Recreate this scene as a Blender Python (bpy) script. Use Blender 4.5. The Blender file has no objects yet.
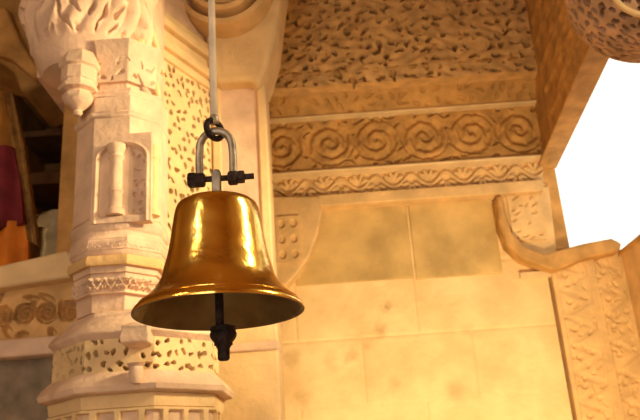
import bpy, bmesh, math, random
import numpy as np
from mathutils import Vector, Matrix
random.seed(7)
S = bpy.context.scene
COL = S.collection

# ------------------------------------------------------------------ camera
FPX = 750.0
PITCH, ROLL = math.radians(20), math.radians(-4)
def _rx(a):
    c, s = math.cos(a), math.sin(a); return np.array([[1, 0, 0], [0, c, -s], [0, s, c]])
def _rz(a):
    c, s = math.cos(a), math.sin(a); return np.array([[c, -s, 0], [s, c, 0], [0, 0, 1]])
CM = _rx(math.pi / 2 + PITCH) @ _rz(ROLL)
CAM = np.array([0, 0, 1.6])
CMX, CMY = Vector(CM[:, 0]), Vector(CM[:, 1])
def at(px, py, Y):
    """world point on the upright plane y = Y that the photo shows at px, py"""
    d = CM @ np.array([px - 320, 210 - py, -FPX]); return CAM + d * (Y / d[1])
def XZ(px, py, Y):
    p = at(px, py, Y); return float(p[0]), float(p[2])

cam_d = bpy.data.cameras.new('camera'); cam = bpy.data.objects.new('camera', cam_d); COL.objects.link(cam)
cam_d.sensor_width = 36; cam_d.lens = 36 * FPX / 640
m4 = Matrix([list(r) for r in CM]).to_4x4(); m4.translation = Vector(CAM); cam.matrix_world = m4
cam_d.clip_start = .05
cam_d.dof.use_dof = True; cam_d.dof.focus_distance = 1.40; cam_d.dof.aperture_fstop = 9
S.camera = cam
S.view_settings.view_transform = 'Standard'; S.view_settings.look = 'None'
S.view_settings.gamma = 1; S.view_settings.use_curve_mapping = False
S.view_settings.exposure = 0.0

# --------------------------------------------------------------- materials
def mat(name, col, rough=.8, metal=0., var=.12, scale=6., bump=.25, bscale=40., col2=None, spec=.3):
    m = bpy.data.materials.new(name); m.use_nodes = True
    nt = m.node_tree; N = nt.nodes; L = nt.links
    b = N['Principled BSDF']; b.inputs['Roughness'].default_value = rough; b.inputs['Metallic'].default_value = metal
    b.inputs['Specular IOR Level'].default_value = spec
    tc = N.new('ShaderNodeTexCoord')
    n1 = N.new('ShaderNodeTexNoise'); n1.inputs['Scale'].default_value = scale; n1.inputs['Detail'].default_value = 5
    L.new(tc.outputs['Object'], n1.inputs['Vector'])
    r = N.new('ShaderNodeValToRGB'); L.new(n1.outputs['Fac'], r.inputs['Fac'])
    c2 = col2 or tuple(c * (1 - var * 1.6) for c in col)
    c1 = tuple(min(1, c * (1 + var * .5)) for c in col)
    r.color_ramp.elements[0].position = .33; r.color_ramp.elements[1].position = .68
    r.color_ramp.elements[0].color = (*c2, 1); r.color_ramp.elements[1].color = (*c1, 1)
    L.new(r.outputs['Color'], b.inputs['Base Color'])
    if bump:
        n2 = N.new('ShaderNodeTexNoise'); n2.inputs['Scale'].default_value = bscale; n2.inputs['Detail'].default_value = 6
        L.new(tc.outputs['Object'], n2.inputs['Vector'])
        bp = N.new('ShaderNodeBump'); bp.inputs['Strength'].default_value = bump; bp.inputs['Distance'].default_value = .02
        L.new(n2.outputs['Fac'], bp.inputs['Height']); L.new(bp.outputs['Normal'], b.inputs['Normal'])
    return m
M = {}
M['gold_stone'] = mat('golden sandstone', (.76, .50, .22), var=.14, scale=8)
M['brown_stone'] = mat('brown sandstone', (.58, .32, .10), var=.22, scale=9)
M['pink_stone'] = mat('pinkish sandstone', (.78, .56, .40), var=.14, scale=9)
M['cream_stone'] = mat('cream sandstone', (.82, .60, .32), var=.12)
M['wall_stone'] = mat('pale plastered stone', (.84, .62, .32), var=.10, scale=3.6, col2=(.70, .48, .22), bump=.5, bscale=14)
M['boss_stone'] = mat('dusty brown stone', (.62, .40, .25), var=.25, scale=14)
M['panel_stone'] = mat('light brown sandstone', (.76, .47, .19), var=.2, scale=10)
M['olive_stone'] = mat('olive sandstone', (.62, .42, .16), var=.2, scale=4)
M['grey_stone'] = mat('weathered grey stone', (.32, .25, .17), var=.25, scale=12)
M['dark_stone'] = mat('shadowed stone', (.16, .08, .035), var=.3, scale=8)  # recess shadow put into the base colour of its shelf slabs
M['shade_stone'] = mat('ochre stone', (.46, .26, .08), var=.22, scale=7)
M['brass'] = mat('polished brass', (1, .70, .19), rough=.19, metal=1, var=.08, scale=14, bump=.12, bscale=26, col2=(.90, .54, .10))
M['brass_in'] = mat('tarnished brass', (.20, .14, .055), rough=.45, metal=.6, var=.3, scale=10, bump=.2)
M['iron'] = mat('dark iron', (.05, .032, .028), rough=.55, metal=.5, var=.4, scale=30, bump=.5, bscale=90)
M['zinc'] = mat('worn zinc', (.46, .40, .31), rough=.45, metal=.7, var=.35, scale=25, bump=.3)
M['rod'] = mat('cream painted iron', (.74, .62, .45), rough=.5, var=.15, scale=20)
M['maroon'] = mat('maroon cloth', (.20, .022, .03), rough=.8, var=.3, scale=10)
M['ochre'] = mat('ochre cloth', (.40, .18, .03), rough=.8, var=.3, scale=9)
M['orange'] = mat('orange cloth', (.78, .24, .02), rough=.7, var=.2, scale=8)
M['border'] = mat('golden border', (.34, .18, .05), rough=.6, var=.3, scale=20)
M['floor'] = mat('floor stone', (.60, .44, .26), var=.1)

# ------------------------------------------------------------- mesh helper
class MB:
    def __init__(self): self.v = []; self.f = []; self.mi = []; self.sm = []
    def add(self, vs, fs, mi=0, smooth=False):
        k = len(self.v); self.v += [tuple(map(float, p)) for p in vs]
        for f in fs: self.f.append([i + k for i in f]); self.mi.append(mi); self.sm.append(smooth)
    def hexa(self, p, mi=0):        # 8 corners: bottom ring 0-3, top ring 4-7
        self.add(p, [(3, 2, 1, 0), (4, 5, 6, 7), (0, 1, 5, 4), (1, 2, 6, 5), (2, 3, 7, 6), (3, 0, 4, 7)], mi)
        return self
    def box(self, x0, x1, y0, y1, z0, z1, mi=0):
        return self.hexa([(x0, y0, z0), (x1, y0, z0), (x1, y1, z0), (x0, y1, z0), (x0, y0, z1), (x1, y0, z1), (x1, y1, z1), (x0, y1, z1)], mi)
    def pbox(self, px0, px1, py0, py1, Y, d, mi=0):     # upright block, front on plane Y
        x0 = XZ(px0, (py0 + py1) / 2, Y)[0]; x1 = XZ(px1, (py0 + py1) / 2, Y)[0]
        z1 = XZ((px0 + px1) / 2, py0, Y)[1]; z0 = XZ((px0 + px1) / 2, py1, Y)[1]
        return self.box(x0, x1, Y, Y + d, z0, z1, mi)
    def lathe(self, prof, c, seg=48, axis='Z', rot=0, sx=1, sy=1, mi=0, smooth=True, cap=True):
        n = len(prof); vs = []
        for i in range(seg):
            a = rot + 2 * math.pi * i / seg
            for r, h in prof:
                x, y = r * math.cos(a) * sx, r * math.sin(a) * sy
                if axis == 'Z': p = (x, y, h)
                elif axis == 'Y': p = (x, -h, y)        # h points to the viewer
                else: p = (h, x, y)
                vs.append((c[0] + p[0], c[1] + p[1], c[2] + p[2]))
        fs = [(i * n + j, ((i + 1) % seg) * n + j, ((i + 1) % seg) * n + j + 1, i * n + j + 1) for i in range(seg) for j in range(n - 1)]
        if cap:
            if prof[0][0] > 1e-6: fs.append([i * n for i in range(seg)][::-1])
            if prof[-1][0] > 1e-6: fs.append([i * n + n - 1 for i in range(seg)])
        self.add(vs, fs, mi, smooth); return self
    def prism(self, poly, y0, y1, mi=0):                # polygon of (x, z), from y0 to y1
        n = len(poly)
        self.add([(x, y0, z) for x, z in poly] + [(x, y1, z) for x, z in poly],
                 [list(range(n)), list(range(2 * n - 1, n - 1, -1))] + [(i, i + n, (i + 1) % n + n, (i + 1) % n) for i in range(n)], mi); return self
    def pprism(self, pts, Y, d, mi=0): return self.prism([XZ(a, b, Y) for a, b in pts], Y, Y + d, mi)
    def tube(self, pts, rad, seg=12, mi=0, closed=False):
        P = [Vector(p) for p in pts]; n = len(P); R = rad if isinstance(rad, (list, tuple)) else [rad] * n
        vs = []; ref = None
        for i, p in enumerate(P):
            t = (P[(i + 1) % n] - P[i - 1]) if closed else (P[min(i + 1, n - 1)] - P[max(i - 1, 0)])
            t.normalize()
            if ref is None: ref = t.orthogonal().normalized()
            ref = (ref - t * ref.dot(t)).normalized(); b = t.cross(ref)
            for k in range(seg):
                a = 2 * math.pi * k / seg; vs.append(p + (ref * math.cos(a) + b * math.sin(a)) * R[i])
        fs = [(i % n * seg + k, i % n * seg + (k + 1) % seg, (i + 1) % n * seg + (k + 1) % seg, (i + 1) % n * seg + k) for i in range(n if closed else n - 1) for k in range(seg)]
        if not closed: fs += [list(range(seg))[::-1], [(n - 1) * seg + k for k in range(seg)]]
        self.add(vs, fs, mi, True); return self
    def relief(self, f, h, nx, ny, back=.06, mi=0, smooth=True):
        """closed carved slab: f(u, v, height) -> x, y, z ; h(u, v) height field"""
        u, v = np.meshgrid(np.linspace(0, 1, nx), np.linspace(0, 1, ny))
        H = h(u, v)
        fr = np.stack(f(u, v, H), -1).reshape(-1, 3)
        bk = np.stack(f(u, v, np.full_like(u, -back)), -1).reshape(-1, 3)
        I = lambda i, j: j * nx + i
        self.add(fr, [(I(i, j), I(i + 1, j), I(i + 1, j + 1), I(i, j + 1)) for j in range(ny - 1) for i in range(nx - 1)], mi, smooth)
        ring = [I(i, 0) for i in range(nx)] + [I(nx - 1, j) for j in range(1, ny)] + [I(i, ny - 1) for i in range(nx - 2, -1, -1)] + [I(0, j) for j in range(ny - 2, 0, -1)]
        n = len(ring)
        self.add([fr[k] for k in ring] + [bk[k] for k in ring], [(i, i + n, (i + 1) % n + n, (i + 1) % n) for i in range(n)], mi)
        return self
    def build(self, name, m, parent=None, bevel=0, sharp=40):
        me = bpy.data.meshes.new(name)
        off = Vector(parent.matrix_world.translation) if parent else Vector()
        if parent:
            off = Vector(); q = parent
            while q: off += q.location; q = q.parent
        me.from_pydata([Vector(p) - off for p in self.v], [], self.f)
        ms = m if isinstance(m, list) else [m]
        for x in ms: me.materials.append(M[x] if isinstance(x, str) else x)
        me.polygons.foreach_set('material_index', self.mi); me.polygons.foreach_set('use_smooth', [True] * len(self.f))
        bm = bmesh.new(); bm.from_mesh(me); bmesh.ops.recalc_face_normals(bm, faces=bm.faces); bm.to_mesh(me); bm.free()
        me.set_sharp_from_angle(angle=math.radians(sharp))
        o = bpy.data.objects.new(name, me); COL.objects.link(o); o.parent = parent
        if bevel:
            b = o.modifiers.new('Bevel', 'BEVEL'); b.width = bevel; b.segments = 2; b.limit_method = 'ANGLE'; b.angle_limit = math.radians(50)
        return o

def thing(name, label, cat, loc, group=None):
    o = bpy.data.objects.new(name, None); COL.objects.link(o); o.empty_display_size = .1
    o.location = Vector([float(c) for c in loc]); return tag(o, label, cat, group)
def tag(o, label, cat, group=None):
    o['label'] = label; o['category'] = cat
    if group: o['group'] = group
    return o
def struct(o): o['kind'] = 'structure'; return o

# ------------------------------------------------------- carving functions
def sstep(a, b, x):
    t = np.clip((x - a) / (b - a), 0, 1); return t * t * (3 - 2 * t)
def dig(X, Y, pits, depth, soft=.35):
    """drilled leaf-shaped holes; pits = (cx, cy, long, short, angle)"""
    H = np.zeros_like(X)
    if len(pits) > 12:
        q = .28 * pits[0][2]; w = .9 / pits[0][2]
        X, Y = X + q * np.sin(Y * w * 1.7 + X * w), Y + q * np.sin(X * w * 1.9 - Y * w * .8)
    for cx, cy, a, b, t in pits:
        dx, dy = X - cx, Y - cy
        p = (dx * math.cos(t) + dy * math.sin(t)) / a; q = (-dx * math.sin(t) + dy * math.cos(t)) / b
        d = np.sqrt(p * p + q * q)
        H = np.minimum(H, -depth * (1 - sstep(1 - soft, 1 + soft, d)))
    return H
def scatter(W, H, step, a, b, rnd, keep=.85, swirl=None):
    out = []; ny = max(1, int(H / step)); nx = max(1, int(W / step))
    for j in range(ny):
        for i in range(nx):
            if rnd.random() > keep: continue
            x = (i + .5 + .5 * (j % 2) + rnd.uniform(-.3, .3)) * W / nx; y = (j + .5 + rnd.uniform(-.3, .3)) * H / ny
            if not (a < x < W - a and b * 1.5 < y < H - b * 1.5): continue
            t = swirl(x, y) if swirl else rnd.uniform(0, math.pi)
            s = rnd.uniform(.6, 1.25)
            out.append((x, y, a * s, b * rnd.uniform(.7, 1.2), t + rnd.uniform(-.4, .4)))
    return out
def flat(o, ux, uz, un):
    """mapping of u, v, h on a plane: origin, edge vectors, outward normal"""
    o, ux, uz, un = map(np.array, (o, ux, uz, un))
    return lambda u, v, h: tuple(o[k] + ux[k] * u + uz[k] * v + un[k] * h for k in range(3))
def front(px0, px1, py0, py1, Y):
    x0 = XZ(px0, (py0 + py1) / 2, Y)[0]; x1 = XZ(px1, (py0 + py1) / 2, Y)[0]
    z1 = XZ((px0 + px1) / 2, py0, Y)[1]; z0 = XZ((px0 + px1) / 2, py1, Y)[1]
    return x0, x1, z0, z1
def carved_front(mb, px0, px1, py0, py1, Y, hf, res=.006, back=.05):
    x0, x1, z0, z1 = front(px0, px1, py0, py1, Y); W, H = x1 - x0, z1 - z0
    mb.relief(flat((x0, Y, z0), (W, 0, 0), (0, 0, H), (0, -1, 0)), lambda u, v: hf(u * W, v * H, W, H), max(8, int(W / res)), max(8, int(H / res)), back)
    return mb
def h_pits(step, a, b, depth, seed, keep=.85, rim=0.0, swirl=None):
    rnd = random.Random(seed)
    def f(X, Y, W, H):
        h = dig(X, Y, scatter(W, H, step, a, b, rnd, keep, swirl), depth)
        if rim: h = h + .6 * rim * (1 - sstep(.0, .03, np.minimum(Y, H - Y)))
        return h
    return f
def h_scroll(n, depth, seed):
    rnd = random.Random(seed)
    def f(X, Y, W, H):
        h = np.zeros_like(X); p = W / n; R = min(p * .52, H * .47)
        used = np.zeros_like(X)
        for i in range(n):
            cx, cy = (i + .5) * p, H * .5; s = 1 if i % 2 else -1
            dx, dy = X - cx, Y - cy; r = np.hypot(dx, dy) / R; t = np.arctan2(dy, dx) * s
            g = np.cos(2 * math.pi * (r * 2.3) - t)
            petal = .35 * np.cos(t * 7) * (r > .62) * (r < 1)
            m = 1 - sstep(.9, 1.02, r)
            h += m * depth * (-.5 + .5 * np.clip(g + petal + .3 * np.sin(X * 90 + i) * np.sin(Y * 105), -1, 1)); used = np.maximum(used, m)
        leaf = dig(X, Y, scatter(W, H, .075, .03, .012, rnd, .95), depth)
        h = h + leaf * (1 - used)
        edge = np.minimum(np.minimum(Y, H - Y), np.minimum(X, W - X))
        return h * sstep(0, .02, edge)
    return f
def h_leaf(step, depth, seed):
    """a waving stem with lobed leaves left standing on a sunk ground"""
    rnd = random.Random(seed)
    def f(X, Y, W, H):
        n = max(1, round(W / step)); p = W / n
        wave = H * (.5 + .22 * np.sin(2 * math.pi * X / p))
        up = 1 - sstep(.05 * H, .10 * H, np.abs(Y - wave))
        for i in range(2 * n):
            cx = (i + .5) * p / 2; s_ = 1 if i % 2 else -1
            for k in range(4):
                t = math.pi / 2 * s_ + (k - 1.5) * .75 + rnd.uniform(-.15, .15)
                R = min(p * .2, H * .24); ex, ey = cx + math.cos(t) * R, H * (.5 + .04 * s_) + math.sin(t) * R
                dx, dy = X - ex, Y - ey
                a = (dx * math.cos(t) + dy * math.sin(t)) / (R * .75); b = (-dx * math.sin(t) + dy * math.cos(t)) / (R * .34)
                up = np.maximum(up, 1 - sstep(.7, 1.1, np.sqrt(a * a + b * b)))
        e = 1 - sstep(.0, .07 * H, np.minimum(Y, H - Y))
        return -depth * (1 - np.maximum(up, e))
    return f

# ============================================================== the setting
YB = 4.6
o = struct(MB().box(-3.2, 2.6, -1.5, 5.6, -.12, 0).build('floor', 'floor'))
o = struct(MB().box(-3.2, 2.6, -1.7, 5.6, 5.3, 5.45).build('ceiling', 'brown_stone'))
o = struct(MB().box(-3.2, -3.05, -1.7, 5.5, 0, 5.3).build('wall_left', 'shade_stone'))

# back wall of the bay: coursed blocks with open joints, right end stops at a narrow gap
def wall_h(X, Y, W, H):
    h = np.zeros_like(X)
    def groove(d, w=.007): return -.012 * (1 - sstep(w * .3, w, np.abs(d)))
    zs = [.52, 1.04, 1.55, 2.02, 2.42, 2.86]
    h = np.minimum(h, groove(Y - zs[-1], .008))
    for k, z in enumerate(zs[:-1]): h = np.minimum(h, groove(Y - z, .006) * .5)
    for k, z in enumerate(zs):
        z0 = zs[k - 1] if k else 0
        for xj in ((.55, 1.30) if k % 2 else (.95, 1.62)):
            h = np.minimum(h, groove(X - xj, .006) * ((Y > z0) & (Y < z)) * .6)
    rnd = random.Random(3)
    for _ in range(60):
        cx, cy, s = rnd.uniform(0, W), rnd.uniform(1.6, H), rnd.uniform(.02, .12)
        h = h + rnd.uniform(-.006, .006) * np.exp(-((X - cx) ** 2 + ((Y - cy) * 1.6) ** 2) / s ** 2)
    px, pz = XZ(385, 308, YB)
    h = h - .022 * np.exp(-(((X + .75) - px) ** 2 * 1.5 + (Y - pz) ** 2 * .5) / .018 ** 2)
    px, pz = XZ(380, 330, YB)
    h = h - .008 * np.exp(-(((X + .75) - px + (Y - pz) * .4) ** 2 * 3 + (Y - pz) ** 2 * .25) / .03 ** 2)
    return h
xr = XZ(557, 330, YB)[0]
mb = MB(); mb.relief(flat((-.75, YB, 0), (xr + .75, 0, 0), (0, 0, 5.3), (0, -1, 0)), lambda u, v: wall_h(u * (xr + .75), v * 5.3, xr + .75, 5.3), 230, 480, .3)
struct(mb.build('wall_back', 'wall_stone'))

x0, x1, z0, z1 = front(262, 545, 189, 200, 4.47)
mb = MB().box(x0, x1, 4.47, YB - .008, z0, z1); tag(mb.build('plain_lintel', 'gold_stone', bevel=.006), 'plain golden lintel strip under the narrow leaf frieze', 'lintel')
def stains(m, spots, col):
    nt = m.node_tree; N = nt.nodes; L = nt.links; b = N['Principled BSDF']
    src = b.inputs['Base Color'].links[0].from_socket
    tc = N.new('ShaderNodeTexCoord'); nz = N.new('ShaderNodeTexNoise'); nz.inputs['Scale'].default_value = 16; nz.inputs['Detail'].default_value = 4
    L.new(tc.outputs['Object'], nz.inputs['Vector'])
    wob = N.new('ShaderNodeVectorMath'); wob.operation = 'MULTIPLY_ADD'; wob.inputs[1].default_value = (.11,) * 3
    L.new(nz.outputs['Color'], wob.inputs[0]); L.new(tc.outputs['Object'], wob.inputs[2])
    for px, py, r, k in spots:
        x, z = XZ(px, py, YB)
        d = N.new('ShaderNodeVectorMath'); d.operation = 'DISTANCE'; d.inputs[1].default_value = (x + .055, YB + .055, z + .055)
        L.new(wob.outputs[0], d.inputs[0])
        mr = N.new('ShaderNodeMapRange'); mr.interpolation_type = 'SMOOTHSTEP'
        mr.inputs['From Min'].default_value = 0; mr.inputs['From Max'].default_value = r; mr.inputs['To Min'].default_value = k; mr.inputs['To Max'].default_value = 0
        L.new(d.outputs['Value'], mr.inputs['Value'])
        mx = N.new('ShaderNodeMix'); mx.data_type = 'RGBA'; mx.inputs[7].default_value = (*col, 1)
        L.new(mr.outputs[0], mx.inputs[0]); L.new(src, mx.inputs[6]); src = mx.outputs[2]
    L.new(src, b.inputs['Base Color'])
stains(M['wall_stone'], [(385, 308, .05, .85), (381, 330, .07, .5), (366, 345, .06, .45), (352, 356, .07, .4), (292, 358, .10, .45), (330, 362, .10, .3), (395, 385, .08, .3), (455, 392, .10, .4), (470, 330, .08, .25), (300, 400, .09, .3)], (.36, .20, .07))
# darker lintel blocks set in the top of the back wall
mb = MB().pbox(294, 410, 199, 282, YB - .012, .1)
tag(mb.build('stone_block', 'olive_stone', bevel=.006), 'dark olive stone block in the wall, left of the upright joint under the lintel', 'stone block', 'olive blocks under the lintel')
mb = MB().pbox(411.5, 497, 193, 276, YB - .016, .1)
tag(mb.build('stone_block', 'olive_stone', bevel=.006), 'dark olive stone block in the wall, between the upright joint and the curled bracket', 'stone block', 'olive blocks under the lintel')

# ============================================== carved courses over the bay
def course(name, label, px0, px1, py0, py1, Y, hf, m, lip=None, res=.006):
    x0, x1, z0, z1 = front(px0, px1, py0, py1, Y)
    t = thing(name, label, 'frieze', ((x0 + x1) / 2, Y, z0))
    mb = carved_front(MB(), px0, px1, py0, py1, Y, hf, res, YB - Y - .013); mb.build('carved_face', m, t)
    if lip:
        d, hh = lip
        MB().box(x0 - .01, x1 + .01, Y - d, YB - .008, z0 - hh, z0).build('lip', 'cream_stone', t, bevel=.006)  # paler cream puts the bright line of a lit lip into colour
    return t
course('leaf_frieze', 'narrow golden frieze of small leaves, lowest course above the back wall', 262, 545, 168, 194, 4.50, h_leaf(.24, .024, 1), 'gold_stone', None, .0045)
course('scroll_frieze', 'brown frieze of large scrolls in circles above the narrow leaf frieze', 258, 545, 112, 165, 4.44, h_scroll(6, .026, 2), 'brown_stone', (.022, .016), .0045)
# sloping soffit course
x0, x1, z0, z1 = front(258, 545, 82, 110, 4.40)
t = thing('soffit_frieze', 'dark sloping carved course between the scroll frieze and pierced panel', 'frieze', ((x0 + x1) / 2, 4.4, z0))
hf = h_pits(.07, .028, .011, .016, 5)
Hs = math.hypot(z1 - z0, .2)
mb = MB(); mb.relief(flat((x0, 4.40, z0), (x1 - x0, 0, 0), (0, -.2, z1 - z0), (0, -(z1 - z0) / Hs, -.2 / Hs)), lambda u, v: hf(u * (x1 - x0), v * Hs, x1 - x0, Hs), 260, 44, .12)
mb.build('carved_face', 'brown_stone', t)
MB().box(x0 - .01, x1 + .01, 4.385, YB - .008, z0 - .016, z0).build('lip', 'cream_stone', t, bevel=.005)  # lit edge again given by the paler stone colour
def swirl(x, y):
    return 2.2 * math.sin(x * 7.1 + 1.3 * math.sin(y * 6)) + 1.8 * math.cos(y * 8.3 + x * 2)
def panel_h(X, Y, W, H):
    rnd = random.Random(11)
    h = dig(X, Y, scatter(W, H, .078, .026, .014, rnd, .86, swirl), .09, .15)
    h = np.minimum(h, dig(X, Y, scatter(W, H, .06, .014, .007, rnd, .6), .03, .4))
    h += .007 * np.sin(X * 30 + 3 * np.sin(Y * 21)) * np.sin(Y * 35 + 2 * np.sin(X * 17))
    return h
xb0, xb1, zb0, zb1 = front(266, 540, -60, 80, 4.2)
t = thing('pierced_frieze', 'broad light brown course of pierced foliage, topmost of the carved courses', 'frieze', ((xb0 + xb1) / 2, 4.2, zb0))
mb = MB(); mb.relief(flat((xb0, 4.2, zb0), (xb1 - xb0, 0, 0), (0, 0, zb1 - zb0), (0, -1, 0)), lambda u, v: panel_h(u * (xb1 - xb0), v * (zb1 - zb0), xb1 - xb0, zb1 - zb0), 340, 190, .19)
mb.build('carved_face', 'panel_stone', t)

# ------------------------------------------------- beam running to the right
pA = np.array(at(553, 166, 4.6)); pB0 = np.array(at(600, 62, 3.3))
dirv = np.array([(pB0 - pA)[0] / (pB0 - pA)[1], 1, 0])      # per metre of y
def beam_pt(Y, dx, z): return (pA[0] + dirv[0] * (Y - 4.6) + dx, Y, z)
zb = float(pA[2]); Yn = 2.3
t = thing('carved_beam', 'brown carved side beam running from the back corner toward the upper right', 'beam', beam_pt(4.6, -.04, zb))
mb = MB(); L_ = 4.6 - Yn
bh = h_leaf(.16, .02, 21)
o_ = np.array(beam_pt(4.6, -.10, zb)); 
mb.relief(flat(o_, np.array(beam_pt(Yn, -.10, zb)) - o_, (0, 0, 5.3 - zb), (-1, 0, 0)), lambda u, v: bh((5.3 - zb) * (v), u * L_, 5.3 - zb, L_) * .8, 160, 130, .13)
mb.build('carved_face', 'brown_stone', t)
mb = MB(); mb.hexa([beam_pt(4.6, -.11, zb - .02), beam_pt(4.6, .02, zb - .02), beam_pt(Yn, .02, zb - .02), beam_pt(Yn, -.11, zb - .02), beam_pt(4.6, -.11, zb), beam_pt(4.6, .02, zb), beam_pt(Yn, .02, zb), beam_pt(Yn, -.11, zb)])
mb.build('lip', 'brown_stone', t, bevel=.005)

# ------------------------------------------ hanging boss at the upper right
c = np.array(at(645, -15, 2.6)); RBo = .315
t = thing('pendant_boss', 'dark brown carved bulb hanging at the upper right corner', 'pendant', (c[0], c[1], c[2]))
rnd = random.Random(31)
def boss_map(u, v, h):
    th = u * 2 * math.pi; ph = (v - .5) * 2.9
    R = RBo + h
    return c[0] + R * np.cos(ph) * np.cos(th), c[1] + R * np.cos(ph) * np.sin(th), c[2] + R * np.sin(ph)
bp = scatter(1.95, .9, .045, .017, .010, rnd, .97)
mb = MB(); mb.relief(boss_map, lambda u, v: dig(u * 1.95, v * .9, bp, .045, .2), 420, 170, .08)
mb.build('bulb', 'boss_stone', t)
vd = Vector(CAM) - Vector(c); vd.normalize()
ax = (vd + CMX * .10 + CMY * .16).normalized(); e1 = ax.orthogonal().normalized(); e2 = ax.cross(e1)
MB().tube([Vector(c) + ax * (RBo * .88) + (e1 * math.cos(a) + e2 * math.sin(a)) * RBo * .50 for a in np.linspace(0, 2 * math.pi, 48, endpoint=False)], .012, 10, closed=True).build('ring', 'cream_stone', t)
MB().lathe([(RBo * .7, RBo * .7), (.16, .32), (.16, 5.3 - c[2])], (c[0], c[1], c[2]), 32).build('stem', 'brown_stone', t)

# ---------------------------------------------------- right pilaster + bracket
YC = 4.575
x0, x1, z0, z1 = front(560, 640, 262, 420, YC)
xc0 = XZ(561.5, 330, YC)[0]; xc1 = XZ(640, 340, YC)[0]
zt = XZ(600, 251, YC)[1]
t = thing('carved_pilaster', 'bright golden pilaster with zigzag strips at the right edge', 'pilaster', ((xc0 + xc1) / 2, YC, 0))
PILP = scatter(xc1 - xc0, zt, .06, .02, .009, random.Random(14), .8)
def pil_h(X, Y, W, H):
    s = X / W
    rail = sstep(.46, .50, s) * (1 - sstep(.58, .62, s)) + (1 - sstep(.04, .08, s)) + sstep(.93, .97, s)
    p = .17
    zz = np.abs(((Y / p) % 1) - .5) * 2
    loc = np.where(s < .5, (s - .08) / .38, (s - .62) / .31)
    g = np.abs(loc - zz)
    h = -.006 * (1 - sstep(.08, .34, g)) + dig(X, Y, PILP, .010)
    dots = -.016 * (1 - sstep(.3, .7, np.hypot((loc - .25) * 5, (((Y / p + .5) % 1) - .5) * 6)))
    return np.where(rail > .5, .006, np.minimum(h, dots))
Wp = xc1 - xc0
mb = MB(); mb.relief(flat((xc0, YC, 0), (Wp, 0, 0), (0, 0, zt), (0, -1, 0)), lambda u, v: pil_h(u * Wp, v * zt, Wp, zt), 90, 460, .3)
mb.build('shaft', 'gold_stone', t)
# abacus moulding with the curled end on the left
mb = MB().pprism([(502, 196), (505, 212), (512, 232), (526, 247), (545, 254), (558, 250), (585, 243), (612, 238), (622, 243), (620, 251), (585, 258), (556, 270), (545, 267), (522, 258), (507, 244), (499, 222), (496, 196)], YC - .10, .24)
mb.build('abacus', 'brown_stone', t, bevel=.012)
mb = MB(); mb.pprism([(500, 190), (549, 186), (557, 252), (545, 258), (524, 252), (511, 238), (506, 216)], YC - .03, .16)
mb.build('bracket', 'gold_stone', t, bevel=.01)
rnd = random.Random(8)
mb = MB(); carved_front(mb, 510, 543, 194, 240, YC - .045, h_pits(.05, .02, .009, .014, 9), .005, .03); mb.build('carved_face', 'gold_stone', t)
MB().pbox(541, 562, 158, 250, YC + .02, .14).build('side_block', 'brown_stone', t, bevel=.008)
MB().pbox(520, 553, 271, 277, YB - .03, .05).build('fillet', 'cream_stone', t, bevel=.004)

# left bracket on the back wall
t = thing('wall_bracket', 'golden corbel with drilled dots on the back wall beside the bell', 'bracket', at(295, 285, 4.5))
mb = MB().pprism([(262, 196), (320, 196), (322, 212), (318, 232), (309, 256), (298, 272), (286, 285), (262, 287)], 4.46, .18); mb.build('corbel', 'gold_stone', t, bevel=.012)
x0, x1, z0, z1 = front(276, 300, 216, 262, 4.445); W, H = x1 - x0, z1 - z0
pt = [((i + .5) * W / 2, (j + .5) * H / 3, .017, .022, .0) for i in range(2) for j in range(3)]
mb = MB(); carved_front(mb, 276, 300, 216, 262, 4.445, lambda X, Y, W, H: dig(X, Y, pt, .025), .004, .05); mb.build('carved_face', 'gold_stone', t)

# right parapet below the bright opening
xp, zp = XZ(619, 253, 4.6)
t = thing('side_parapet', 'low golden side wall under the bright opening at far right', 'parapet', (xp + .05, 3.6, 0))
MB().box(xp, xp + .25, 2.4, 4.7, 0, zp - .03).build('body', 'gold_stone', t)
MB().box(xp - .02, xp + .27, 2.4, 4.7, zp - .03, zp).build('coping', 'brown_stone', t, bevel=.006)

# ================================================= pillar behind the bell (B)
YP = 3.4
xs0 = XZ(214, 240, YP)[0]; xs1 = XZ(272, 240, YP)[0]; ztop = XZ(240, 70, YP)[1]
t = thing('plain_pillar', 'plain square pillar with round boss bracket directly behind the bell', 'pillar', ((xs0 + xs1) / 2, YP + .12, 0))
MB().box(xs0 + .04, xs1 - .04, YP + .015, YP + .26, 0, ztop + .05).build('shaft', 'pink_stone', t)
zpd = XZ(240, 318, YP)[1]
MB().box(xs0 - .03, xs1 + .007, YP - .02, YP + .28, 0, zpd).build('pedestal', 'cream_stone', t, bevel=.01)
MB().box(xs0 - .05, xs1 + .015, YP - .04, YP + .3, zpd, zpd + .035).build('moulding', 'pink_stone', t, bevel=.01)
MB().box(xs0 - .045, xs1 + .01, YP - .035, YP + .3, zpd - .16, zpd - .12).build('moulding', 'pink_stone', t, bevel=.01)
MB().box(xs1 - .045, xs1, YP, YP + .27, 0, ztop + .03).build('lit_edge_strip', 'cream_stone', t, bevel=.008)  # cream over the pink shaft puts the lit corner into colour
MB().box(xs0, xs0 + .045, YP, YP + .27, 0, ztop + .03).build('lit_edge_strip', 'cream_stone', t, bevel=.008)  # same lit tone in the stone colour, left corner
mb = MB().pprism([(205, -60), (288, -60), (281, -10), (276, 35), (268, 62), (258, 84), (250, 80), (216, 82), (206, 60)], YP - .07, .34)
mb.build('bracket', 'cream_stone', t, bevel=.02)
cb = at(225, -8, YP - .07); R = .25
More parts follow.
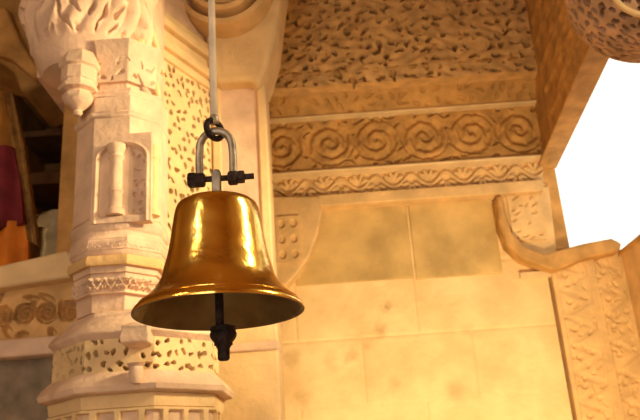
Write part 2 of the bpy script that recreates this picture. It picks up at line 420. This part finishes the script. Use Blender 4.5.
bprof = [(R * 1.04, -.03), (R * 1.04, .05), (R * 1.0, .12), (R * .90, .125), (R * .86, .015), (R * .79, .015), (R * .75, .14), (R * .66, .15), (R * .62, .015), (R * .56, .015), (R * .53, .11), (R * .46, .115), (R * .42, .015), (0, .015)]
MB().lathe(bprof, cb, 64, 'Y', sx=1.0, sy=1.1).build('boss', 'gold_stone', t)
mb = MB()
for k in range(10):
    a = k * math.pi / 5; mb.lathe([(0, .06), (.016, .055), (.02, .04), (.0, .02)], (cb[0] + .06 * math.cos(a), cb[1], cb[2] + .066 * math.sin(a)), 10, 'Y')
mb.build('petals', 'gold_stone', t)
mb = MB(); carved_front(mb, 222, 258, 42, 74, YP - .074, h_pits(.04, .014, .011, .03, 41, .9), .004, .05); mb.build('carved_face', 'cream_stone', t)

# ---------------------------- pierced screen between the two pillars (angled)
a0 = np.array(at(146, 190, 2.98)); a1 = np.array(at(216, 190, 3.44))
def scr(zlo, zhi, push): # slab along the a0-a1 line
    d = a1 - a0; d[2] = 0; nrm = np.array([d[1], -d[0], 0]); nrm /= np.linalg.norm(nrm)
    o = np.array([a0[0], a0[1], zlo]) + nrm * push
    return o, d, np.array([0, 0, zhi - zlo]), nrm
zA = XZ(180, 72, 3.2)[1]; zBm = XZ(180, 320, 3.2)[1]
t = thing('pierced_screen', 'pale pierced stone screen standing between the two left pillars', 'screen', ((a0[0] + a1[0]) / 2, 3.2, 0))
o, d, e, nrm = scr(zBm, zA, 0); Wd = float(np.linalg.norm(d)); Hd = float(e[2])
rnd = random.Random(52)
pts = scatter(Wd, Hd, .046, .014, .009, rnd, .85)
mb = MB(); mb.relief(flat(o, d, e, nrm), lambda u, v: dig(u * Wd, v * Hd, pts, .09, .15), 150, 330, .12); mb.build('carved_face', 'cream_stone', t)
o, d, e, nrm = scr(0, zBm - .001, 0); q = lambda o, d, e, n, k: [o, o + d, o + d - n * k, o - n * k, o + e, o + d + e, o + d + e - n * k, o + e - n * k]
MB().hexa(q(o, d, e, nrm, .12)).build('base', 'cream_stone', t)
zm = zA
for k, (hh, p) in enumerate([(.045, .02), (.05, .045), (.05, .03), (.045, .06), (.05, .04)]):
    o, d, e, nrm = scr(zm, zm + hh, p); MB().hexa(q(o, d, e, nrm, .14 + p)).build('moulding', 'cream_stone', t, bevel=.01); zm += hh
o, d, e, nrm = scr(zm, 5.25, .01); MB().hexa(q(o, d, e, nrm, .14)).build('lintel', 'pink_stone', t)

# ======================================================= front left pillar (A)
YA = 2.62
def axis(px, py, Y=None): return XZ(px, py, Y or YA)[0]
def zz(px, py, Y=None): return XZ(px, py, Y or YA)[1]
xs = axis(122, 200)
t = thing('carved_pillar', 'pinkish carved pillar with arched niche, left of the bell', 'pillar', (xs, YA, 0))
PXM = XZ(222, 200, YA)[0] - XZ(122, 200, YA)[0]; pm = PXM / 100           # metres per photo pixel here
oct_ = math.pi / 8; k8 = 1 / math.cos(oct_)
# shaft: octagonal
zs0, zs1 = zz(121, 226), zz(121, 120)
MB().lathe([(42 * pm * k8, zs0 - .02), (42 * pm * k8, zs1 + .05)], (xs, YA, 0), 8, rot=oct_).build('shaft', 'pink_stone', t)
# arched niche on the front face
yf = YA - 42 * pm
def niche_h(X, Y, W, H):
    cx = W / 2; n = np.zeros_like(X)
    hw = W * .40; spring = H * .72
    inside = np.where(Y < spring, np.abs(X - cx) / hw, np.hypot(X - cx, (Y - spring) * 1.5) / hw)
    m = (1 - sstep(.92, 1.0, inside)) * sstep(.02, .04, Y)
    m2 = (1 - sstep(1.10, 1.16, inside)) * sstep(1.02, 1.06, inside)
    rnd = random.Random(61); fol = dig(X, Y, scatter(W, H, .03, .011, .006, rnd, .9), .008)
    return -.024 * m + .006 * m2 + fol * m
mb = MB(); carved_front(mb, 92, 151, 134, 222, yf - .012, niche_h, .003, .04); mb.build('niche', 'pink_stone', t)
xc, zc0, zc1 = axis(116, 180, yf), zz(116, 216, yf), zz(116, 146, yf)
hc = zc1 - zc0
MB().lathe([(.034, 0), (.034, .02), (.024, .03), (.024, hc * .3), (.03, hc * .33), (.024, hc * .36), (.022, hc * .78), (.03, hc * .82), (.024, hc * .86), (.034, hc * .94), (.036, hc), (0, hc)], (xc, yf + .0, zc0), 20).build('colonette', 'pink_stone', t)
xc = axis(153, 180, YA - 34 * pm)
MB().lathe([(.026, 0), (.026, .02), (.017, .03), (.017, hc * .78), (.024, hc * .82), (.018, hc * .86), (.026, hc * .94), (.026, hc), (0, hc)], (xc, YA - 34 * pm, zc0), 16).build('colonette', 'cream_stone', t)
# shaft foot: bulging cushion and lip
r0 = 44 * pm * k8
zf0 = zz(121, 268); zf1 = zz(121, 222); hf_ = zf1 - zf0
MB().lathe([(r0 * .9, 0), (r0 * .98, hf_ * .1), (r0 * 1.0, hf_ * .3), (r0 * .97, hf_ * .45), (r0 * .93, hf_ * .5), (r0 * .99, hf_ * .56), (r0 * 1.0, hf_ * .72), (r0 * .92, hf_ * .82), (r0 * .95, hf_ * .9), (r0 * .88, hf_)], (xs, YA, zf0), 8, rot=oct_).build('cushion', 'pink_stone', t, bevel=.004)
zl = zz(121, 277)
MB().lathe([(r0 * 1.0, 0), (r0 * 1.03, .012), (r0 * 1.0, zf0 - zl)], (xs, YA, zl), 8, rot=oct_).build('lip', 'gold_stone', t)
# upper mouldings below the capital
zu0, zu1 = zz(118, 140), zz(118, 104); hu = zu1 - zu0
MB().lathe([(r0 * .80, 0), (r0 * .92, hu * .06), (r0 * 1.0, hu * .12), (r0 * 1.0, hu * .24), (r0 * .92, hu * .3), (r0 * .76, hu * .36), (r0 * .76, hu * .48), (r0 * .86, hu * .55), (r0 * .98, hu * .66), (r0 * .98, hu * .76), (r0 * .88, hu * .82), (r0 * .70, hu * .88), (r0 * .70, hu * 1.1)], (xs - .005, YA, zu0), 8, rot=oct_).build('neck', 'pink_stone', t, bevel=.004)
zn0, zn1 = zz(118, 104), zz(112, 64)
MB().lathe([(r0 * .72, -.02), (r0 * .8, (zn1 - zn0) * .5), (r0 * .98, zn1 - zn0 + .01)], (xs - .01, YA, zn0), 8, rot=oct_).build('bell_capital', 'pink_stone', t)
# carved capital: bulging corbel with flutes and leaves
xk = axis(88, 40); zk0 = zz(88, 74); zk1 = zz(88, -50)
def cap_map(u, v, h):
    a = math.pi * (1.0 + u)                      # half round, left to right through the front
    Rr = (.175 + .085 * np.sin(np.minimum(v * 1.9, 1) * math.pi / 2) + h)
    return xk + Rr * np.cos(a), YA + .02 + Rr * .85 * np.sin(a), zk0 + (zk1 - zk0) * v
def cap_h(u, v):
    fl = .030 * np.abs(np.sin(u * math.pi * 11 + 1.7 * np.sin(v * 7 + u * 3))) * (.65 + .35 * np.sin(v * 15 + u * 11)) * sstep(.12, .22, v)
    rnd = random.Random(71); pits = scatter(.8, .5, .06, .026, .010, rnd, .9, lambda x, y: 1.57 + .8 * math.sin(x * 20))
    return fl + dig(u * .8, v * .5, pits, .03) * sstep(.14, .2, v) + .012 * (1 - sstep(.05, .09, np.abs(v - .06)))
mb = MB(); mb.relief(cap_map, cap_h, 220, 120, .08); mb.build('leaf_capital', 'pink_stone', t)
MB().lathe([(.0, 0), (.12, .0), (.175, .015), (.185, .03), (.17, .05), (.12, .06), (0, .06)], (xk, YA + .02, zk0 - .03), 40, sy=.9).build('ring', 'pink_stone', t)
MB().box(xk - .2, xk + .24, YA + .0, YA + .32, zk0, 5.28).build('upper_block', 'pink_stone', t)
MB().pbox(58, 84, 96, 300, YA + .22, .2).build('shaded_side_strip', 'brown_stone', t, bevel=.01)  # brown strip added for the pillar's shaded left side
# scroll bands; cream on the outer ones puts warm side light into colour
for k, pts in enumerate(([(108, -30), (114, 12), (124, 40), (136, 72), (148, 100), (152, 118)], [(126, -30), (131, 10), (138, 36), (147, 62), (157, 92), (160, 116)], [(142, -30), (144, 5), (150, 28), (158, 52), (163, 74)])):
    P = [at(a, b, YA - .07 + .05 * k) for a, b in pts]
    fine = []
    for i in range(len(P) - 1):
        for s in range(6): fine.append(P[i] + (P[i + 1] - P[i]) * s / 6)
    fine.append(P[-1])
    mb = MB(); n = len(fine); w = .026 - .004 * k
    for sgn in (0,):
        mb.tube(fine, [w * (1 - .45 * i / n) for i in range(n)], 10)
    mb.build('scroll_band', 'cream_stone' if k else 'pink_stone', t)
# hanging bud capital at the front left
yq = YA - .16; xq = axis(79, 90, yq); q_ = lambda py: XZ(79, py, yq)[1]
zq = q_(116); hq = q_(66) - zq; rq = 20 * pm * .95
MB().lathe([(rq * k, hq * h) for k, h in ((0, 0), (.16, .01), (.26, .06), (.2, .1), (.42, .16), (.72, .24), (.84, .33), (.80, .38), (.66, .40), (.66, .43), (1.0, .46), (1.04, .50), (1.0, .54), (.86, .56), (.86, .62), (.92, .64), (.92, .88), (1.06, .91), (1.08, 1.0), (.8, 1.2), (0, 1.2))], (xq, yq, zq), 8, rot=oct_).build('pendant_bud', 'pink_stone', t, bevel=.002)

def oct_band(name, m, cx, cy, zlo, zhi, R, hf, step=.004, back=.05):
    wid = 2.2 * R * math.pi / 2 * 1.1
    def f(u, v, h):
        a = math.pi * (.95 + 1.1 * u); l = (a + oct_) % (math.pi / 4) - math.pi / 8
        Rr = R / np.cos(l) + h
        return cx + Rr * np.cos(a), cy + Rr * np.sin(a), zlo + (zhi - zlo) * v
    mb = MB(); mb.relief(f, lambda u, v: hf(u * wid, v * (zhi - zlo), wid, zhi - zlo), int(wid / step), max(10, int((zhi - zlo) / step)), back)
    return mb.build(name, m, t)
oct_band('carved_band', 'pink_stone', xs, YA, zz(112, 304), zz(112, 284), r0 / k8 * .93, h_leaf(.055, .016, 62))
oct_band('carved_band', 'pink_stone', xs - .008, YA, zz(118, 100), zz(118, 76), r0 / k8 * .86, h_pits(.04, .017, .006, .018, 64, .95, 0, lambda x, y: 1.2 * math.sin(x * 30)), back=.12)
oct_band('carved_band', 'pink_stone', xs, YA, zz(121, 262), zz(121, 252), r0 / k8 * 1.0, h_leaf(.04, .01, 66))

# broad base under the shaft: stacked carved rings
xb = axis(139, 360); YBs = YA + .02
rb = 84 * pm
def zb_(py): return XZ(139, py, YBs - rb * .8)[1]
def ring(name, prof, m='pink_stone', seg=8, bev=.004): return MB().lathe(prof, (xb, YBs, 0), seg, rot=oct_).build(name, m, t, bevel=bev)
# block right under the lip
z0, z1 = zz(112, 312), zz(112, 276)
MB().lathe([(r0 * .80, z0 - .03), (r0 * .84, z0 + (z1 - z0) * .5), (r0 * .92, z1)], (xs, YA, 0), 8, rot=oct_).build('plinth_block', 'pink_stone', t)
z0, z1 = zb_(338), zb_(308)
ring('sloping_ring', [(rb * .92, z0), (rb * .98, z0 + .02), (rb * .94, z0 + .04), (rb * .80, z1 - .02), (rb * .78, z1), (rb * .55, z1 + .02)])
# drilled band
zd0, zd1 = zb_(372), zb_(336)
rnd = random.Random(83)
ap = 2.1 * rb
pts = scatter(ap * 1.5, zd1 - zd0, .030, .010, .006, rnd, .97)
def band_map(zlo, zhi, R):
    def f(u, v, h):
        a = math.pi * (.95 + 1.1 * u)
        loc = (a + oct_) % (math.pi / 4) - math.pi / 8
        Rr = R / np.cos(loc) * math.cos(oct_) + h
        return xb + Rr * np.cos(a), YBs + Rr * np.sin(a), zlo + (zhi - zlo) * v
    return f
mb = MB(); mb.relief(band_map(zd0, zd1, rb * .92), lambda u, v: dig(u * ap * 1.5, v * (zd1 - zd0), pts, .04, .2), 380, 60, .06); mb.build('drilled_band', 'cream_stone', t)
# ledge ring
zr0, zr1 = zb_(394), zb_(371)
ring('ledge_ring', [(rb * .9, zr0), (rb * 1.04, zr0 + .006), (rb * 1.06, zr0 + .025), (rb * 1.02, zr0 + .045), (rb * .93, zr1)])
zp0 = zb_(408)
ring('plain_ring', [(rb * .86, zp0 - .01), (rb * .93, zp0 + .004), (rb * .95, zr0 + .002)], 'cream_stone')
zt0 = zb_(436)
def dent_h(u, v):
    return -.05 * sstep(.25, .4, np.abs(((u * 13) % 1) - .5) * 2) * sstep(.1, .2, v) * (1 - sstep(.8, .9, v))
mb = MB(); mb.relief(band_map(zt0, zp0, rb * .95), dent_h, 330, 24, .05); mb.build('dentil_band', 'cream_stone', t)
ring('foot', [(rb * .9, 0), (rb * .9, zr1)], bev=0)
# small corner block with its bud, on the front
MB().lathe([(.035, 0), (.062, .01), (.066, .03), (.058, .05), (.062, .062), (.03, .075)], (XZ(135, 340, YBs - rb)[0], YBs - rb * .90, zb_(349)), 4, rot=math.pi / 4).build('corner_block', 'pink_stone', t, bevel=.004)
MB().lathe([(0, -.005), (.014, 0), (.024, .03), (.02, .05), (.03, .06), (0, .065)], (XZ(136, 375, YBs - rb)[0], YBs - rb * 1.0, zb_(386)), 10).build('bud', 'pink_stone', t)

# =================================================== left side: parapet, niche
YL = 2.75
t = thing('stone_parapet', 'stepped carved stone parapet in the lower left corner', 'parapet', at(30, 420, YL))
def wedge(pts, Y, d): return MB().pprism(pts, Y, d)
wedge([(-30, 272), (40, 256), (66, 250), (78, 262), (76, 276), (-30, 292)], YL - .06, .4).build('coping', 'cream_stone', t, bevel=.01)
x0, x1, z0, z1 = front(-30, 80, 284, 345, YL)
mb = MB(); carved_front(mb, -30, 80, 284, 345, YL, h_scroll(5, .03, 91), .004, .3); mb.build('carved_face', 'panel_stone', t)
wedge([(-30, 342), (60, 335), (82, 338), (80, 352), (-30, 360)], YL - .035, .35).build('ledge', 'pink_stone', t, bevel=.008)
x0, x1, z0, z1 = front(-30, 60, 352, 420, YL); MB().box(x0, XZ(72, 380, YL)[0], YL + .03, YL + .35, 0, z1).build('plinth', 'grey_stone', t)

# left rear wall with dark recess
YR = 3.75
xl0, xl1 = -3.05, XZ(150, 150, YR)[0]
ra0, ra1, rz0, rz1 = front(10, 74, 88, 214, YR)
mb = MB()
mb.box(xl0, ra0, YR, YR + .6, 0, 5.3); mb.box(ra1, xl1 + .3, YR, YR + .6, 0, 5.3)
mb.box(ra0, ra1, YR, YR + .6, rz1, 5.3); mb.box(ra0, ra1, YR, YR + .6, 0, rz0)
mb.box(ra0, ra1, YR + .5, YR + .6, rz0, rz1)
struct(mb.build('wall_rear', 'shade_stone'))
t = thing('recess_shelf', 'dark stone shelf across the middle of the black recess at left', 'shelf', at(40, 140, YR + .1))
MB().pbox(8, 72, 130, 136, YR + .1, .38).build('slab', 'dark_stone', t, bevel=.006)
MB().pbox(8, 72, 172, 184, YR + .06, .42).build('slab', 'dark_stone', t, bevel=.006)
# cornice leaf above the recess
t = thing('shaded_corbel', 'shaded ochre corbel at the upper left corner', 'corbel', at(20, 80, 3.3))
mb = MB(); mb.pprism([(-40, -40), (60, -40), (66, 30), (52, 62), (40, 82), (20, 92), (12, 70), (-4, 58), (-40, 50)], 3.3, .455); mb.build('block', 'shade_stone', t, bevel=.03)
mb = MB(); mb.pprism([(-40, 10), (6, 6), (20, 40), (40, 70), (34, 78), (10, 58), (-40, 40)], 3.24, .1); mb.build('scroll', 'brown_stone', t, bevel=.015)

# grey carved stone standing on the parapet
t = thing('grey_block', 'small weathered grey stone standing behind the parapet, below the recess', 'stone block', at(50, 262, 3.2))
MB().pprism([(26, 275), (30, 232), (36, 214), (52, 208), (72, 208), (76, 275)], 3.2, .2).build('stone', 'grey_stone', t, bevel=.015)
mb = MB()
mb.lathe([(.03, 0), (.045, .02), (.03, .05), (.035, .12), (.028, .17), (.04, .19), (0, .2)], (XZ(36, 270, 3.18)[0], 3.18, XZ(36, 270, 3.18)[1]), 14)
mb.build('baluster', 'grey_stone', t)
x0, x1, z0, z1 = front(24, 78, 274, 300, 3.16); MB().box(x0, x1, 3.14, 3.42, 0, z1).build('pedestal', 'grey_stone', t)

# draped cloth at the left edge
YD = 2.95
t = thing('draped_cloth', 'maroon and orange draped cloth with golden border at the left edge', 'cloth', at(5, 262, YD))
def drape(name, m, L, Rr, amp, ph, Y, nfold):
    # L and Rr are photo outlines top to bottom
    mb = MB(); n = len(L) * 8
    def ev(c, v):
        s = v * (len(c) - 1); i = np.minimum(s.astype(int), len(c) - 2); f = s - i; c = np.array(c, float)
        return c[i, 0] * (1 - f) + c[i + 1, 0] * f, c[i, 1] * (1 - f) + c[i + 1, 1] * f
    def f(u, v, h):
        lx, ly = ev(L, v); rx, ry = ev(Rr, v); X = np.empty_like(u); Z = np.empty_like(u); Yy = np.empty_like(u)
        for idx in np.ndindex(u.shape):
            p = at(lx[idx] * (1 - u[idx]) + rx[idx] * u[idx], ly[idx] * (1 - u[idx]) + ry[idx] * u[idx], Y)
            X[idx], Yy[idx], Z[idx] = p
        return X, Yy - h, Z
    mb.relief(f, lambda u, v: amp * np.sin(u * nfold + v * ph), 40, n, .03); return mb.build(name, m, t)
drape('upper_fold', 'ochre', [(-25, 88), (-25, 130), (-25, 165)], [(4, 92), (9, 122), (13, 150)], .02, 2, YD, 9)
drape('middle_fold', 'maroon', [(-25, 150), (-25, 190), (-25, 235)], [(12, 146), (19, 185), (24, 222)], .02, 3, YD - .02, 10)
drape('lower_fold', 'orange', [(-25, 228), (-25, 245), (-25, 280)], [(24, 220), (27, 240), (29, 280)], .02, 2, YD, 11)
drape('border', 'border', [(3, 92), (14, 150), (28, 240)], [(12, 92), (25, 150), (38, 246)], .01, 2, YD + .02, 6)

# ================================================================== the bell
YBell = 1.27
bx, bz = XZ(219.2, 313.6, YBell); RB = 86.6 * 0.0018
RB = (at(305.3, 308, YBell) - at(132, 314, YBell))[0] / 2 * .985
loc = (bx, YBell, bz)
t = thing('temple_bell', 'shiny golden brass bell hanging from a shackle', 'bell', loc)
outer = [(1.0, .0), (1.003, .02), (.985, .055), (.92, .120), (.845, .185), (.78, .25), (.715, .335), (.668, .43), (.645, .53), (.612, .64), (.585, .76), (.562, .90), (.543, 1.04), (.525, 1.16), (.508, 1.245), (.487, 1.295), (.45, 1.325), (.33, 1.345), (.15, 1.35), (0, 1.35)]
inner = [(0, 1.29), (.25, 1.28), (.40, 1.24), (.45, 1.12), (.49, .9), (.53, .68), (.60, .48), (.70, .31), (.80, .20), (.90, .10), (.95, .035), (.975, .0), (1.0, 0.0)]
sc = lambda p: [(r * RB, (h + .04 * max(0, h - .3)) * RB) for r, h in p]
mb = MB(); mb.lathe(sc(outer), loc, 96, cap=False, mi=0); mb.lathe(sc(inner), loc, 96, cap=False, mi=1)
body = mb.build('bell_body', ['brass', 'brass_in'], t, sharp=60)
mb = MB()
for r, h in ((.928, .114),):
    mb.tube([(bx + r * RB * math.cos(a), YBell + r * RB * math.sin(a), bz + h * RB) for a in np.linspace(0, 2 * math.pi, 96, endpoint=False)], .0010, 8, closed=True)
mb.build('raised_ring', 'brass', t)
# crown loop (flat tongue with the pin through it)
zc = bz + 1.385 * RB
mb = MB(); w = .0085; zp_ = XZ(219, 179, YBell)[1]
poly = [(bx - w * 1.3, zc - .004), (bx + w * 1.3, zc - .004), (bx + w, zc + .01), (bx + w, zp_ + .010)] + [(bx + w * math.cos(a), zp_ + .010 + w * math.sin(a)) for a in np.linspace(0, math.pi, 9)[1:-1]] + [(bx - w, zp_ + .010), (bx - w, zc + .01)]
mb.prism(poly, YBell - .006, YBell + .006); mb.build('crown_loop', 'zinc', t, bevel=.002)
# clapper
cl = MB().tube([(bx, YBell, bz + 1.29 * RB), (bx, YBell, bz + .6 * RB), (bx + .001, YBell, bz - .30 * RB)], .0075, 12).build('clapper', 'iron', t)
pb = RB / 86.6
zc0 = XZ(222, 361, YBell)[1]
cc = (XZ(223.5, 345, YBell)[0], YBell, zc0)
MB().lathe([(r * pb, h * pb) for r, h in ((0, 0), (4.5, .3), (6, 2), (6.2, 12), (8, 15), (9.5, 16), (9, 18), (11.5, 21), (13.2, 24), (13.6, 27), (12.4, 29), (13.4, 31), (13, 33.5), (9, 35), (0, 35))], cc, 32).build('clapper_ball', 'iron', cl)

# shackle
t = thing('bow_shackle', 'worn grey bow shackle with dark pin above the bell', 'shackle', (bx, YBell, zp_))
xl, xr_ = XZ(200, 175, YBell)[0], XZ(233, 175, YBell)[0]; zt_ = XZ(215, 131, YBell)[1]
pts = []
hw = (xr_ - xl) / 2; cx = (xl + xr_) / 2
for s in np.linspace(0, 1, 9)[:-1]: pts.append((xl - .001 * math.sin(s * 3.14), YBell, zp_ + (zt_ - hw * 1.15 - zp_) * s))
for a in np.linspace(math.pi, 0, 19): pts.append((cx + hw * math.cos(a), YBell, zt_ - hw * 1.15 + hw * 1.15 * math.sin(a)))
for s in np.linspace(1, 0, 9)[1:]: pts.append((xr_ + .001 * math.sin(s * 3.14), YBell, zp_ + (zt_ - hw * 1.15 - zp_) * s))
MB().tube(pts, .0074, 14).build('bow', 'zinc', t)
for x in (xl, xr_):
    MB().lathe([(0, -.009), (.011, -.009), (.0135, -.006), (.0135, .006), (.011, .009), (0, .009)], (x, YBell, zp_), 24, 'X').build('eye', 'iron', t)
MB().lathe([(.0055, 0), (.0055, XZ(254, 178, YBell)[0] - XZ(192, 178, YBell)[0])], (XZ(192, 178, YBell)[0], YBell, zp_ + .001), 16, 'X').build('pin', 'iron', t)
MB().lathe([(.0125, 0), (.0145, .003), (.0145, .013), (.0125, .016)], (XZ(188, 178, YBell)[0], YBell, zp_ + .001), 6, 'X', smooth=False).build('pin_head', 'iron', t)
MB().lathe([(.011, 0), (.012, .002), (.012, .010), (.011, .012)], (XZ(238, 178, YBell)[0], YBell, zp_ + .001), 6, 'X', smooth=False).build('nut', 'iron', t)

# hanging rod with its hook through the shackle
xrod = XZ(212.5, 90, YBell)[0]
t = thing('hanging_rod', 'cream painted rod holding the shackle and bell from above', 'rod', (xrod, YBell, 5.25))
zr = XZ(214, 122, YBell)[1]
MB().tube([(xrod - .001, YBell, 5.3), (xrod, YBell, 3.0), (xrod + .002, YBell, zr)], .0072, 14).build('rod', 'rod', t)
xh = xrod + .002
hook = [(xh + .019 * math.sin(q) * .8, YBell - .012 * math.cos(q), zr - .012 - .014 * math.cos(q) * .9) for q in np.linspace(.35, 2 * math.pi - .35, 20)]
hook = [(xh + .012 * math.sin(q), YBell + .016 * math.sin(q), zr - .016 - .018 * math.cos(q)) for q in np.linspace(math.pi, 3 * math.pi, 24, endpoint=False)]
MB().tube(hook, .0060, 10, closed=True).build('hook', 'iron', t)
MB().lathe([(.008, -.006), (.0095, -.003), (.0095, .006), (.007, .012)], (xh, YBell, zr + .002), 16).build('collar', 'zinc', t)

# ============================================= rest of the hall around the viewer
struct(MB().box(1.75, 1.95, -1.5, 2.3, 0, 5.3).build('wall_right', 'gold_stone'))
mb = MB(); mb.box(-3.2, -1.5, -1.7, -1.5, 0, 5.3); mb.box(-.3, 1.95, -1.7, -1.5, 0, 5.3); mb.box(-1.5, -.3, -1.7, -1.5, 3.2, 5.3)
struct(mb.build('wall_front', 'gold_stone'))
# ================================================================== lighting
W = bpy.data.worlds.new('sky'); S.world = W; W.use_nodes = True
bg = W.node_tree.nodes['Background']; bg.inputs['Color'].default_value = (1, .93, .80, 1); bg.inputs['Strength'].default_value = 1.7
def lamp(kind, name, loc, tgt, power, col, size=.2, **kw):
    l = bpy.data.lights.new(name, kind); l.energy = power; l.color = col
    if kind == 'AREA': l.size = size
    else: l.shadow_soft_size = size
    for k, v in kw.items(): setattr(l, k, v)
    o = bpy.data.objects.new(name, l); COL.objects.link(o); o.location = loc
    o.rotation_euler = (Vector(tgt) - Vector(loc)).to_track_quat('-Z', 'Y').to_euler(); return o
lamp('SPOT', 'wall_fill_spot', (.75, 1.9, .4), (.65, 4.6, 2.1), 600, (1, .75, .40), .25, spot_size=math.radians(66), spot_blend=1.0)  # added spot, unseen, brightens the lower back wall more than the friezes
lamp('AREA', 'front_fill', (-.7, -1.45, 1.7), (-.4, 2.5, 2.4), 16, (1, .86, .74), .9, shape='RECTANGLE', size_y=2.6)  # added area light behind the camera, weak front fill
lamp('SPOT', 'pillar_key_spot', (1.4, 1.95, 3.0), (-.7, 2.75, 2.75), 330, (1, .74, .38), .12, spot_size=math.radians(58), spot_blend=.6)  # added key spot out of view, warms the left pillar's right edges
lamp('AREA', 'bell_streak_right', (1.7, 1.2, 3.1), (-.19, 1.3, 2.1), 42, (1, .82, .48), .26, shape='RECTANGLE', size_y=1.3)  # unseen light added for the bright streak on the bell's right
lamp('AREA', 'bell_streak_left', (-2.6, -1.2, 3.9), (-.19, 1.3, 2.1), 27, (1, .82, .55), .21, shape='RECTANGLE', size_y=1.5)  # unseen light added for the softer streak left of the bell's middle
